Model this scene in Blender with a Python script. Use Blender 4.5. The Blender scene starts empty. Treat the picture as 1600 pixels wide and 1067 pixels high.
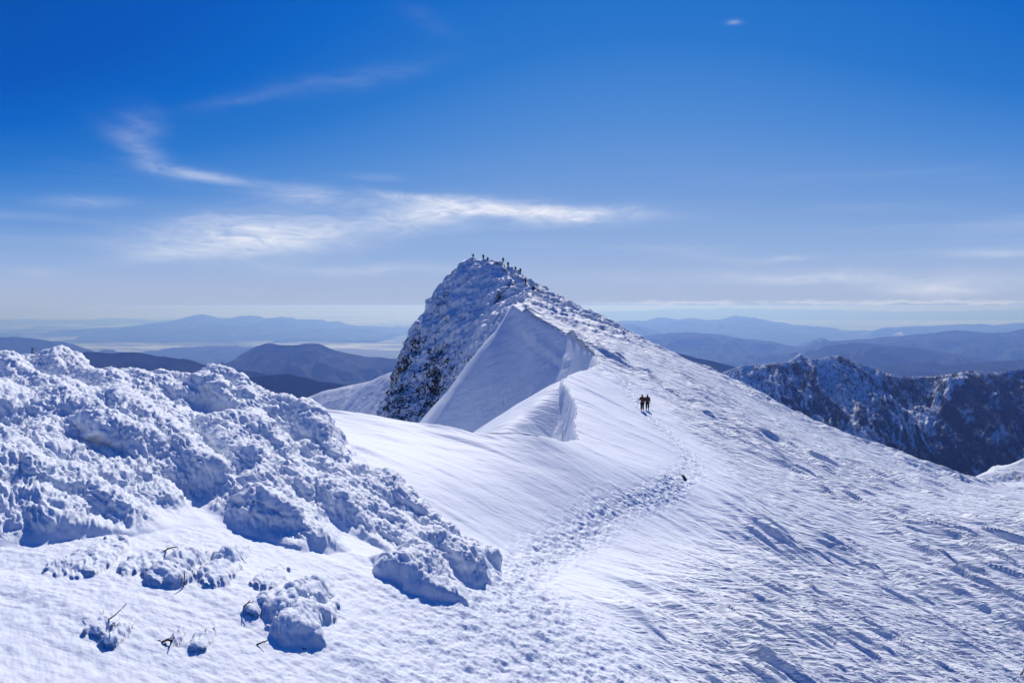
import bpy, math, random, os
import numpy as np
from mathutils import Vector, Matrix
R_ = math.radians
sc = bpy.context.scene
COL = sc.collection
Q = float(os.environ.get('SCQ', '1'))      # mesh density factor for quick tests
FPX, CX, CY = 1066.67, 800.0, 533.5
PITCH = R_(2.98)
SUN_AZ, SUN_EL = R_(4), R_(39)
F32 = np.float32

# ---------------------------------------------------------------- camera
cam = bpy.data.cameras.new('camera')
cam.lens = 24; cam.sensor_width = 36; cam.clip_start = 0.1; cam.clip_end = 300000
camo = bpy.data.objects.new('camera', cam); COL.objects.link(camo)
camo.location = (0, 0, 0)
camo.rotation_euler = (R_(90) - PITCH, 0, 0)
sc.camera = camo
sc.render.engine = 'CYCLES'
sc.cycles.use_denoising = True
sc.cycles.max_bounces = 7; sc.cycles.diffuse_bounces = 4; sc.cycles.volume_bounces = 0
sc.view_settings.view_transform = 'Standard'; sc.view_settings.look = 'None'
sc.view_settings.exposure = 0.0; sc.view_settings.gamma = 1.0

# ---------------------------------------------------------------- node helpers
class NT:
    def __init__(s, tree): s.t = tree; s.n = tree.nodes; s.l = tree.links
    def new(s, typ, **kw):
        n = s.n.new(typ)
        for k, v in kw.items(): setattr(n, k, v)
        return n
    def put(s, sock, v):
        if isinstance(v, bpy.types.NodeSocket): s.l.new(v, sock)
        elif v is not None:
            if sock.type == 'RGBA' and len(v) == 3: v = (*v, 1)
            sock.default_value = v
    def m(s, op, a, b=None, c=None, clamp=False):
        n = s.new('ShaderNodeMath', operation=op, use_clamp=clamp)
        for i, v in enumerate((a, b, c)):
            if v is not None: s.put(n.inputs[i], v)
        return n.outputs[0]
    def vm(s, op, a, b=None):
        n = s.new('ShaderNodeVectorMath', operation=op)
        s.put(n.inputs[0], a)
        if b is not None: s.put(n.inputs[1], b)
        return n.outputs['Value'] if op in ('DOT_PRODUCT', 'LENGTH') else n.outputs['Vector']
    def mix(s, f, a, b, blend='MIX'):
        n = s.new('ShaderNodeMix', data_type='RGBA', blend_type=blend)
        s.put(n.inputs[0], f); s.put(n.inputs[6], a); s.put(n.inputs[7], b)
        return n.outputs[2]
    def noise(s, vec, scale, detail=4, rough=.55, dist=0):
        n = s.new('ShaderNodeTexNoise'); s.put(n.inputs['Vector'], vec)
        n.inputs['Scale'].default_value = scale; n.inputs['Detail'].default_value = detail
        n.inputs['Roughness'].default_value = rough; n.inputs['Distortion'].default_value = dist
        return n.outputs['Fac']
    def ramp(s, f, lo, hi, a=0.0, b=1.0, smooth=True):
        n = s.new('ShaderNodeMapRange', interpolation_type='SMOOTHSTEP' if smooth else 'LINEAR')
        s.put(n.inputs[0], f)
        for i, v in enumerate((lo, hi, a, b)): s.put(n.inputs[i + 1], v)
        return n.outputs[0]
    def mapping(s, vec, loc=(0, 0, 0), rot=(0, 0, 0), scale=(1, 1, 1)):
        n = s.new('ShaderNodeMapping'); s.put(n.inputs[0], vec)
        n.inputs[1].default_value = loc; n.inputs[2].default_value = rot; n.inputs[3].default_value = scale
        return n.outputs[0]
    def comb(s, x, y, z=0.0):
        n = s.new('ShaderNodeCombineXYZ')
        for i, v in enumerate((x, y, z)): s.put(n.inputs[i], v)
        return n.outputs[0]

# ---------------------------------------------------------------- world: Nishita sky and thin cirrus
world = bpy.data.worlds.new('World'); sc.world = world; world.use_nodes = True
w = NT(world.node_tree); w.n.clear()
sky = w.new('ShaderNodeTexSky', sky_type='NISHITA', sun_disc=False)
sky.sun_elevation = SUN_EL; sky.sun_rotation = SUN_AZ
sky.altitude = 2000; sky.air_density = 1.0; sky.dust_density = 0.6; sky.ozone_density = 3.0
geo = w.new('ShaderNodeTexCoord')
sep = w.new('ShaderNodeSeparateXYZ'); w.l.new(geo.outputs['Generated'], sep.inputs[0])
dx, dy, dz = sep.outputs
az = w.m('ARCTAN2', dx, dy)                 # azimuth from +Y, right positive
el = w.m('ARCSINE', dz)
SKY_MUL = 0.1
skycol = w.mix(1.0, sky.outputs[0], (SKY_MUL, SKY_MUL, SKY_MUL), 'MULTIPLY')
WCOL = {'sky': skycol}
# deep polarised blue of high altitude air: the Nishita sky regraded by height over the horizon
daz = w.m('SUBTRACT', az, SUN_AZ + .10)
e2 = w.m('ADD', w.m('MAXIMUM', el, 0.0), w.m('MULTIPLY', w.m('MULTIPLY', w.m('MULTIPLY', daz, daz), w.ramp(el, .0, .35)), .70))
rp = w.new('ShaderNodeValToRGB'); cr = rp.color_ramp; cr.interpolation = 'LINEAR'
w.l.new(w.m('MULTIPLY', e2, 1.0), rp.inputs[0])
stops = [(.0, (.39, .475, .66)), (.03, (.375, .475, .71)), (.075, (.295, .435, .725)), (.165, (.165, .33, .69)), (.26, (.078, .255, .66)), (.36, (.022, .185, .61)), (.50, (.001, .13, .56)), (.62, (.0, .096, .50)), (1.0, (.0, .068, .36))]
while len(cr.elements) < len(stops): cr.elements.new(.5)
for e_, (p_, c_) in zip(cr.elements, stops): e_.position = p_; e_.color = (*c_, 1)
WCOL['sky'] = w.mix(.98, skycol, rp.outputs[0])
bg = w.new('ShaderNodeBackground')
outw = w.new('ShaderNodeOutputWorld'); w.l.new(bg.outputs[0], outw.inputs[0])
def world_finish():
    """cirrus: each streak an ellipse in azimuth / elevation, torn by stretched noise"""
    ae = w.comb(az, el)
    wob = w.noise(w.mapping(ae, scale=(6, 14, 1)), 1.0, 4, .55)
    wob2 = w.noise(w.mapping(ae, loc=(5, 3, 0), scale=(6, 14, 1)), 1.0, 4, .55)
    azw = w.m('ADD', az, w.m('MULTIPLY', w.m('SUBTRACT', wob, .5), .05))
    elw = w.m('ADD', el, w.m('MULTIPLY', w.m('SUBTRACT', wob2, .5), .022))
    def ang(px, py):
        u = (px - CX) / FPX; v = (CY - py) / FPX
        d = Vector((u, math.cos(PITCH) + v * math.sin(PITCH), -math.sin(PITCH) + v * math.cos(PITCH))).normalized()
        return math.atan2(d.x, d.y), math.asin(d.z)
    # px, py of both ends, half width (px), strength
    streaks = [(185, 215, 265, 262, 15, .16), (250, 262, 385, 286, 7, .36), (200, 195, 235, 200, 22, .16),
               (290, 373, 500, 362, 30, .82), (220, 402, 330, 392, 9, .30), (430, 303, 530, 310, 13, .30),
               (570, 350, 760, 328, 22, .55), (660, 322, 940, 334, 12, .85), (600, 302, 700, 316, 7, .35), (830, 345, 940, 332, 12, .4),
               (450, 140, 640, 105, 14, .07), (320, 165, 440, 142, 8, .06), (560, 274, 620, 276, 6, .12),
               (60, 315, 210, 318, 8, .14), (440, 424, 700, 420, 9, .2), (30, 422, 100, 424, 6, .12),
               (1136, 37, 1154, 36, 3, .22), (640, 20, 700, 50, 14, .03), (1200, 406, 1260, 402, 5, .2), (1180, 441, 1330, 436, 7, .25),
               (1390, 450, 1530, 446, 9, .45), (1510, 396, 1640, 392, 6, .3), (1000, 435, 1700, 428, 12, .18), (1040, 395, 1180, 410, 8, .1)]
    total = None
    for (x0, y0, x1, y1, hw, st) in streaks:
        a0, e0 = ang(x0, y0); a1, e1 = ang(x1, y1)
        L = math.hypot(a1 - a0, e1 - e0) / 2; t = math.atan2(e1 - e0, a1 - a0)
        ca, ce = (a0 + a1) / 2, (e0 + e1) / 2; wd = hw / FPX
        L = L * 1.15 + wd * .6
        ddx = w.m('SUBTRACT', azw, ca); ddy = w.m('SUBTRACT', elw, ce)
        p = w.m('ADD', w.m('MULTIPLY', ddx, math.cos(t) / L), w.m('MULTIPLY', ddy, math.sin(t) / L))
        q = w.m('ADD', w.m('MULTIPLY', ddx, -math.sin(t) / wd), w.m('MULTIPLY', ddy, math.cos(t) / wd))
        r2 = w.m('ADD', w.m('MULTIPLY', p, p), w.m('MULTIPLY', q, q))
        g = w.m('MULTIPLY', w.m('EXPONENT', w.m('MULTIPLY', r2, -1.1)), st)
        total = g if total is None else w.m('ADD', total, g)
    fib = w.noise(w.mapping(ae, rot=(0, 0, .35), scale=(16, 60, 1)), 1.0, 7, .62, 1.1)
    fib = w.ramp(fib, .30, .68, .30, 1.2, False)
    cl = w.m('MULTIPLY', total, fib)
    # thin veil bands low over the horizon
    veil = w.noise(w.mapping(ae, rot=(0, 0, .03), scale=(2.2, 34, 1)), 1.0, 5, .55, .3)
    vm_ = w.m('MULTIPLY', w.ramp(el, .0, .09), w.ramp(el, .22, .07))
    cl = w.m('ADD', cl, w.m('MULTIPLY', w.m('MULTIPLY', w.ramp(veil, .47, .78), vm_), .15))
    # low distant cumulus bank on the right horizon
    cb = w.noise(w.mapping(ae, scale=(38, 150, 1)), 1.0, 5, .6)
    cb2 = w.m('ADD', el, w.m('MULTIPLY', w.m('SUBTRACT', cb, .5), .016))
    bank = w.m('MULTIPLY', w.ramp(cb2, .0012, .0034), w.ramp(cb2, .0085, .0042))
    bank = w.m('MULTIPLY', bank, w.m('MULTIPLY', w.ramp(az, .05, .25), w.ramp(w.noise(w.mapping(ae, scale=(7, 3, 1)), 1.0, 2), .36, .5)))
    cl = w.m('ADD', cl, w.m('MULTIPLY', bank, .36), clamp=True)
    c = w.mix(cl, WCOL['sky'], (.88, .90, .98))
    w.l.new(c, bg.inputs[0]); bg.inputs[1].default_value = 1.0
world_finish()

# ---------------------------------------------------------------- sun
sun = bpy.data.lights.new('sun', 'SUN'); sun.energy = 4.1; sun.angle = R_(.53); sun.color = (1, .94, .86)
suno = bpy.data.objects.new('sun', sun); COL.objects.link(suno)
sdir = Vector((math.sin(SUN_AZ) * math.cos(SUN_EL), math.cos(SUN_AZ) * math.cos(SUN_EL), math.sin(SUN_EL)))
suno.rotation_euler = sdir.to_track_quat('Z', 'Y').to_euler()

# ---------------------------------------------------------------- numeric helpers
def P(px, py, Y):
    """the world point that stands Y metres ahead on the sight line through a pixel"""
    u = (px - CX) / FPX; v = (CY - py) / FPX
    ddy = math.cos(PITCH) + v * math.sin(PITCH); ddz = -math.sin(PITCH) + v * math.cos(PITCH)
    return (u * Y / ddy, Y, ddz * Y / ddy)
def PS(lst): return np.array([P(*a) for a in lst], dtype=np.float64)

class TPS:
    def __init__(s, pts, lam=0.0):
        s.c = pts[:, :2].copy(); n = len(pts)
        s.mu = s.c.mean(0); s.sc = s.c.std()
        c = (s.c - s.mu) / s.sc; s.cn = c
        d2 = ((c[:, None] - c[None]) ** 2).sum(-1)
        K = .5 * d2 * np.log(d2 + 1e-12) + lam * np.eye(n)
        Pm = np.hstack([np.ones((n, 1)), c])
        A = np.zeros((n + 3, n + 3)); A[:n, :n] = K; A[:n, n:] = Pm; A[n:, :n] = Pm.T
        s.w = np.linalg.solve(A, np.concatenate([pts[:, 2], np.zeros(3)]))
    def __call__(s, x, y):
        sh = x.shape; x = x.ravel(); y = y.ravel(); out = np.empty(len(x), F32)
        n = len(s.cn)
        for i in range(0, len(x), 40000):
            xx = ((x[i:i + 40000] - s.mu[0]) / s.sc); yy = ((y[i:i + 40000] - s.mu[1]) / s.sc)
            d2 = (xx[:, None] - s.cn[None, :, 0]) ** 2 + (yy[:, None] - s.cn[None, :, 1]) ** 2
            d2 = .5 * d2 * np.log(d2 + 1e-12)
            out[i:i + 40000] = d2 @ s.w[:n] + s.w[n] + s.w[n + 1] * xx + s.w[n + 2] * yy
        return out.reshape(sh)

rng = np.random.RandomState(7)
PERM = rng.permutation(256).astype(np.int32); PERM = np.concatenate([PERM] * 3)
G2 = np.stack([np.cos(np.arange(256) * 2.399963), np.sin(np.arange(256) * 2.399963)], -1).astype(F32)
_g = rng.normal(size=(256, 3)); G3 = (_g / np.linalg.norm(_g, axis=1)[:, None]).astype(F32)
RND = rng.rand(256, 3).astype(F32)
def fade(t): return t * t * t * (t * (t * 6 - 15) + 10)
def perlin2(x, y, seed=0):
    x = np.asarray(x, F32) + seed * 17.31; y = np.asarray(y, F32) + seed * 7.77
    xi = np.floor(x).astype(np.int32); yi = np.floor(y).astype(np.int32)
    xf = x - xi; yf = y - yi; xi &= 255; yi &= 255
    u = fade(xf); v = fade(yf); A = PERM[xi]; B = PERM[xi + 1]
    def g(h, a, b): gg = G2[h]; return gg[..., 0] * a + gg[..., 1] * b
    a = g(PERM[A + yi], xf, yf); b = g(PERM[B + yi], xf - 1, yf)
    c = g(PERM[A + yi + 1], xf, yf - 1); d = g(PERM[B + yi + 1], xf - 1, yf - 1)
    a = a + u * (b - a); c = c + u * (d - c)
    return (a + v * (c - a)) * 1.4
def fbm2(x, y, o=4, seed=0, g=.5, l=2.03):
    s = 0; a = 1
    for k in range(o): s = s + a * perlin2(x, y, seed + k); x = x * l; y = y * l; a *= g
    return s
def ridge2(x, y, o=5, seed=0, g=.5, l=2.07):
    s = 0; a = 1; n = 0
    for k in range(o): s = s + a * (1 - 2 * np.abs(perlin2(x, y, seed + k))); n += a; x = x * l; y = y * l; a *= g
    return s / n
def perlin3(p, seed=0):
    p = p + seed * 13.7; i = np.floor(p).astype(np.int32); f = (p - i).astype(F32); i &= 255
    u = fade(f)
    def g(ix, iy, iz, ox, oy, oz):
        h = G3[PERM[PERM[PERM[ix] + iy] + iz]]
        return h[:, 0] * (f[:, 0] - ox) + h[:, 1] * (f[:, 1] - oy) + h[:, 2] * (f[:, 2] - oz)
    X, Y, Z = i[:, 0], i[:, 1], i[:, 2]
    r = []
    for oz in (0, 1):
        a = g(X, Y, Z + oz, 0, 0, oz); b = g(X + 1, Y, Z + oz, 1, 0, oz)
        c = g(X, Y + 1, Z + oz, 0, 1, oz); d = g(X + 1, Y + 1, Z + oz, 1, 1, oz)
        a = a + u[:, 0] * (b - a); c = c + u[:, 0] * (d - c); r.append(a + u[:, 1] * (c - a))
    return (r[0] + u[:, 2] * (r[1] - r[0])) * 1.5
def worley3(p, seed=0):
    """rounded cauliflower bumps: 1 at a cell's heart, 0 between cells"""
    p = (p + seed * 11.3).astype(F32); i = np.floor(p).astype(np.int32); f = p - i
    best = np.full(len(p), 9., F32)
    for a in (-1, 0, 1):
        for b in (-1, 0, 1):
            for c in (-1, 0, 1):
                h = PERM[PERM[PERM[(i[:, 0] + a) & 255] + ((i[:, 1] + b) & 255)] + ((i[:, 2] + c) & 255)]
                q = RND[h]
                d = (q[:, 0] + a - f[:, 0]) ** 2 + (q[:, 1] + b - f[:, 1]) ** 2 + (q[:, 2] + c - f[:, 2]) ** 2
                np.minimum(best, d, out=best)
    return np.clip(1 - best, 0, 1)
def sstep(x, a, b):
    t = np.clip((x - a) / (b - a), 0, 1); return t * t * (3 - 2 * t)
def polyline_sd(x, y, pl):
    """distance to a plan polyline, positive to the left of its direction, and the height of the line there"""
    best = np.full(x.shape, 1e9, F32); sg = np.ones(x.shape, F32); t_ = np.zeros(x.shape, F32)
    for k in range(len(pl) - 1):
        ax, ay = pl[k, :2]; bx, by = pl[k + 1, :2]; ex, ey = bx - ax, by - ay
        t = np.clip(((x - ax) * ex + (y - ay) * ey) / (ex * ex + ey * ey), 0, 1)
        qx = x - ax - t * ex; qy = y - ay - t * ey; d = qx * qx + qy * qy
        m = d < best
        best = np.where(m, d, best); t_ = np.where(m, k + t, t_)
        sg = np.where(m, np.where(ex * (y - ay) - ey * (x - ax) >= 0, 1., -1.), sg)
    return np.sqrt(best), sg, t_
def along(t, vals): return np.interp(t, np.arange(len(vals)), vals).astype(F32)
def poly_sd(x, y, pl):
    d, _, _ = polyline_sd(x, y, np.vstack([pl, pl[:1]]))
    inside = np.zeros(x.shape, bool)
    n = len(pl)
    for k in range(n):
        x0, y0 = pl[k, :2]; x1, y1 = pl[(k + 1) % n, :2]
        if y0 == y1: continue
        c = ((y0 > y) != (y1 > y)) & (x < (x1 - x0) * (y - y0) / (y1 - y0) + x0)
        inside ^= c
    return np.where(inside, d, -d)

# ---------------------------------------------------------------- object helpers
def tag(o, label=None, cat=None, group=None, kind=None):
    if label: o['label'] = label
    if cat: o['category'] = cat
    if group: o['group'] = group
    if kind: o['kind'] = kind
    return o
def grid_mesh(name, pts, mat, attrs=None, keep=None, kind='structure'):
    nr, nc = pts.shape[:2]
    me = bpy.data.meshes.new(name)
    idx = np.arange(nr * nc, dtype=np.int32).reshape(nr, nc)
    quads = np.stack([idx[:-1, :-1], idx[:-1, 1:], idx[1:, 1:], idx[1:, :-1]], -1).reshape(-1, 4)
    if keep is not None: quads = quads[keep.ravel()]
    me.vertices.add(nr * nc); me.vertices.foreach_set('co', pts.reshape(-1).astype(F32))
    me.loops.add(quads.size); me.loops.foreach_set('vertex_index', quads.ravel())
    me.polygons.add(len(quads)); me.polygons.foreach_set('loop_start', np.arange(0, quads.size, 4, dtype=np.int32))
    me.polygons.foreach_set('use_smooth', np.ones(len(quads), bool))
    for k, v in (attrs or {}).items():
        a = me.attributes.new(k, 'FLOAT', 'POINT'); a.data.foreach_set('value', v.ravel().astype(F32))
    me.update(); me.validate() if False else None
    me.materials.append(mat)
    o = bpy.data.objects.new(name, me); COL.objects.link(o)
    o['kind'] = kind
    return o
def normals(Pt):
    du = np.gradient(Pt, axis=1); dv = np.gradient(Pt, axis=0)
    n = np.cross(du, dv); n /= np.linalg.norm(n, axis=-1, keepdims=True) + 1e-9
    n[n[..., 2] < 0] *= -1
    return n

# ---------------------------------------------------------------- materials
def material(name):
    m = bpy.data.materials.new(name); m.use_nodes = True; t = NT(m.node_tree); t.n.clear()
    b = t.new('ShaderNodeBsdfPrincipled'); o = t.new('ShaderNodeOutputMaterial'); t.l.new(b.outputs[0], o.inputs[0])
    return m, t, b
SNOW = (.74, .79, .845)
def snow_material():
    m, t, b = material('wind_packed_snow')
    g = t.new('ShaderNodeNewGeometry'); pos = g.outputs['Position']
    def attr(n):
        a = t.new('ShaderNodeAttribute'); a.attribute_name = n; return a.outputs['Fac']
    rime, rock, sas, trail = attr('rime'), attr('rock'), attr('sastrugi'), attr('trail')
    # rock and frozen scrub showing through on the steep face
    n1 = t.noise(t.mapping(pos, scale=(1, 1, .8)), .55, 5, .65)
    n2 = t.noise(pos, 1.9, 4, .6)
    n0 = t.noise(t.mapping(pos, scale=(1, 1, .5)), .16, 3, .5)
    k = t.m('ADD', t.m('ADD', t.m('MULTIPLY', n1, .38), t.m('MULTIPLY', n2, .42)), t.m('MULTIPLY', n0, .20))
    thr = t.ramp(rock, 0.0, 1.0, .58, .495, False)
    rk = t.m('MULTIPLY', t.ramp(t.m('SUBTRACT', k, thr), 0.0, .035), t.ramp(rock, .02, .1))
    rc = t.mix(t.noise(pos, 1.3, 4, .7), (.018, .017, .017), (.13, .105, .08))
    snow_c = t.mix(t.noise(pos, .35, 3), SNOW, (.765, .81, .86))
    col = t.mix(rk, snow_c, rc)
    t.l.new(col, b.inputs['Base Color'])
    b.inputs['Roughness'].default_value = .62
    b.inputs['Specular IOR Level'].default_value = .25
    # bumps below the mesh's own size
    str_ = t.mapping(pos, rot=(0, 0, R_(44)), scale=(.16, 1.9, 1.0))
    s1 = t.noise(str_, 3.2, 5, .6)
    s2 = t.noise(pos, 9.0, 4, .6)
    s3 = t.noise(pos, 26.0, 3, .6)
    h = t.m('MULTIPLY', s1, t.m('MULTIPLY', sas, .20))
    s4 = t.noise(t.mapping(pos, rot=(0, 0, R_(44)), scale=(.11, 1.3, 1.0)), 1.0, 4, .62)
    s5 = t.noise(t.mapping(pos, rot=(0, 0, R_(44)), scale=(.13, 1.0, 1.0)), .42, 4, .62)
    h = t.m('ADD', h, t.m('MULTIPLY', t.m('ADD', t.m('MULTIPLY', s4, .55), t.m('MULTIPLY', s5, 1.15)), sas))
    h = t.m('ADD', h, t.m('MULTIPLY', s2, t.m('ADD', .006, t.m('ADD', t.m('MULTIPLY', rime, .016), t.m('MULTIPLY', trail, .03)))))
    h = t.m('ADD', h, t.m('MULTIPLY', s3, .005))
    h = t.m('ADD', h, t.m('MULTIPLY', rk, -.3))
    bp = t.new('ShaderNodeBump'); bp.inputs['Strength'].default_value = 1.0; bp.inputs['Distance'].default_value = 1.0
    t.l.new(h, bp.inputs['Height']); t.l.new(bp.outputs[0], b.inputs['Normal'])
    return m
M_SNOW = snow_material()

# ---------------------------------------------------------------- the near ridge, the mound and the peak
RP = PS([
    (0,1067,9.5),(-300,1067,8.5),(300,1067,10.8),(600,1067,12.5),(800,1067,14),(1000,1067,16),(1200,1067,18.5),(1400,1067,22),(1600,1067,28),(1800,1067,34),
    (0,900,12.5),(200,930,12.5),(400,930,13.8),(600,940,15.5),(740,930,17.5),
    (850,930,19.5),(1000,950,21),(1200,950,25),(1400,950,32),(1600,950,42),
    (800,860,24),(950,850,27.5),(1100,850,32),(1300,850,40),(1600,850,65),
    (560,690,30),(600,700,29.5),(700,760,27),(700,705,31.5),(850,750,31),(950,720,37.5),(850,702,34),
    (490,636,36),(620,655,35),(740,677,34),(840,681,35),(880,690,37),
    (1000,700,44),(1060,745,39),(1200,750,52),(1400,800,75),(1600,795,110),
    (905,683,42),(910,640,50),(882,596,62),(1006,643,64),(960,640,58),
    (1100,650,82),(1300,720,110),(1500,772,140),(1600,768,165),
    (935,560,95),(905,537,105),(860,508,116),(800,475,126),
    (1000,580,110),(1150,640,125),(1300,690,150),
    (900,481,180),(980,520,168),(1060,558,162),(1150,603,160),(1250,650,165),(1400,706,175),(1510,751,185),(1600,757,200),
    (900,518,135),(850,483,150),(1000,552,135),(870,472,180),
    (735,405,225),(785,418,213),(835,452,195),
    (900,520,250),(980,560,230),(1060,600,220),(1250,700,225),(1400,760,230),(1510,800,240),(1650,800,260),
    (835,490,250),(785,440,245),(735,440,250),(700,470,260),
    (-400,640,40),(200,640,36),(0,620,36)])
T_R = TPS(RP, 1e-5)
CREST = PS([(-500,650,40),(200,640,37),(490,636,36),(620,655,35),(740,677,34),(840,681,35),(880,690,37),(903,688,41),(897,665,46),(903,640,50),(893,612,56),(878,592,63),
            (893,592,69),(918,586,78),(940,571,89),(930,556,98),(905,537,105),(885,520,111),(860,508,116),(830,492,121),(800,475,126),(812,474,140),(830,468,160),(835,452,195),(785,418,213),(735,405,225),(725,440,260),(700,500,340)])
NCR = len(CREST)
CR_SLOPE = [1.,1.,1.,1.,1.,1.,.9,.9,.9,.9,.9,1.,1.1,1.25,1.35,1.42,1.42,1.42,1.42,1.4,1.3,1.15,1.5,2.6,3.,3.,3.,3.]
CR_RAD = [1.6,1.6,1.6,1.6,1.6,1.4,1.,.7,.6,.6,.6,.6,.7,.9,.9,.9,.9,.9,.9,.9,.9,.9,.9,1,1,1,1,1]
CR_DROP = [.3,.3,.3,.3,.3,.3,1.2,2.6,3.4,3.2,2.2,1.4,1.,.8,1.2,1.2,.7,.7,.6,.5,.5,.5,.4,.3,.2,.1,.1,.1]
FP = PS([(735,405,225),(785,418,213),(835,452,195),(700,430,224),(672,470,220),(650,500,217),(640,530,213),(636,570,208),(630,590,204),(605,620,198),(592,650,192),
         (740,450,212),(780,470,196),(805,474,178),(820,462,188),(700,500,207),(740,520,193),(680,560,199),(700,590,187),(650,620,191),(640,650,185),(765,500,184),
         (700,640,170),(600,690,180),(760,560,168),(800,520,165)])
T_F = TPS(FP, 1e-4)
SIL = PS([(735,404,226),(700,430,224),(672,470,220),(650,500,217),(640,530,213),(636,570,208),(630,590,204),(605,620,198),(592,650,192),(560,700,180),(500,800,160)])
RIB = PS([(893,592,64),(878,598,62.5),(850,620,60),(815,648,57),(785,672,54),(760,700,51)])
MP = PS([(0,870,13.2),(-200,850,13),(100,860,14),(60,760,15.2),(0,700,16.8),(-200,680,17),(120,700,18),(250,760,17.6),(330,800,17.4),(200,640,22),(50,620,22.5),(0,575,27),(-200,560,28),
         (60,566,29),(90,549,30),(120,556,30),(145,574,30),(170,584,31),(260,590,32),(350,594,32),(395,607,31),(430,622,29.5),(300,650,25),(400,700,22),(450,780,19.2),(500,820,17.7),(550,850,17.4),
         (490,720,23.5),(505,672,27.5),(510,700,26),(590,790,20.5),(600,850,18.4),(650,868,17.1),(700,880,18.0),(735,872,18.7),(720,900,18.3),(700,820,22),(640,768,25),(565,712,28.2),
         (90,600,38),(260,630,40),(400,660,38),(-200,600,38)])
T_M = TPS(MP, 1e-4)
FOOT = PS([(-500,890,11),(-250,890,12),(0,897,12.7),(130,899,13.3),(165,860,14.8),(330,845,16.4),(470,858,16.9),(560,880,17.2),(600,925,16.6),(650,938,16.7),(740,948,17.3),(768,898,19.2),
           (757,852,21.2),(705,800,24),(645,757,26.5),(575,705,29),(530,672,30.5),(470,640,33),(300,600,42),(-500,600,42)])
TRAIL = PS([(900,1200,12),(860,1067,14.3),(830,1000,17),(805,900,21),(850,862,24.5),(950,800,31),(1035,762,36),(1085,720,43),(1075,690,49),(1040,662,57),(1008,646,64),(980,620,75),(975,590,95)])
# snow-plastered dwarf shrubs on the near slope: px, py, radius, height
BUMPS = [(258,905,.42,.62),(285,890,.3,.4),(330,905,.36,.6),(352,880,.3,.45),(460,985,.52,.85),(430,955,.36,.5),(478,940,.4,.5),(395,957,.17,.26),(150,990,.17,.24),(174,1004,.16,.22),
         (268,1006,.12,.10),(308,1010,.17,.18),(415,915,.3,.3),(120,890,.5,.35),(210,890,.35,.2),(505,960,.25,.2)]
DCEL = [BUMPS]
def ray_field(px, py, fn, y0, y1):
    """first point ahead on a sight line that lies under a height function"""
    Y = np.linspace(y0, y1, 4000); a = P(px, py, 1.0)
    x = a[0] * Y; z = a[2] * Y; h = fn(x, Y); k = np.argmax(z < h)
    return float(x[k]), float(Y[k]), float(h[k])
BW = []
for (px, py, r, h) in BUMPS:
    X, Y_, Z_ = ray_field(px, py, T_R, 5, 40); BW.append((X, Y_, r, h))
RSPOT = [(P(783, 478, 197)[0], 197, 1.5), (P(771, 503, 187)[0], 187, 1.5)]
SA, CA = math.sin(R_(44)), math.cos(R_(44))
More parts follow.
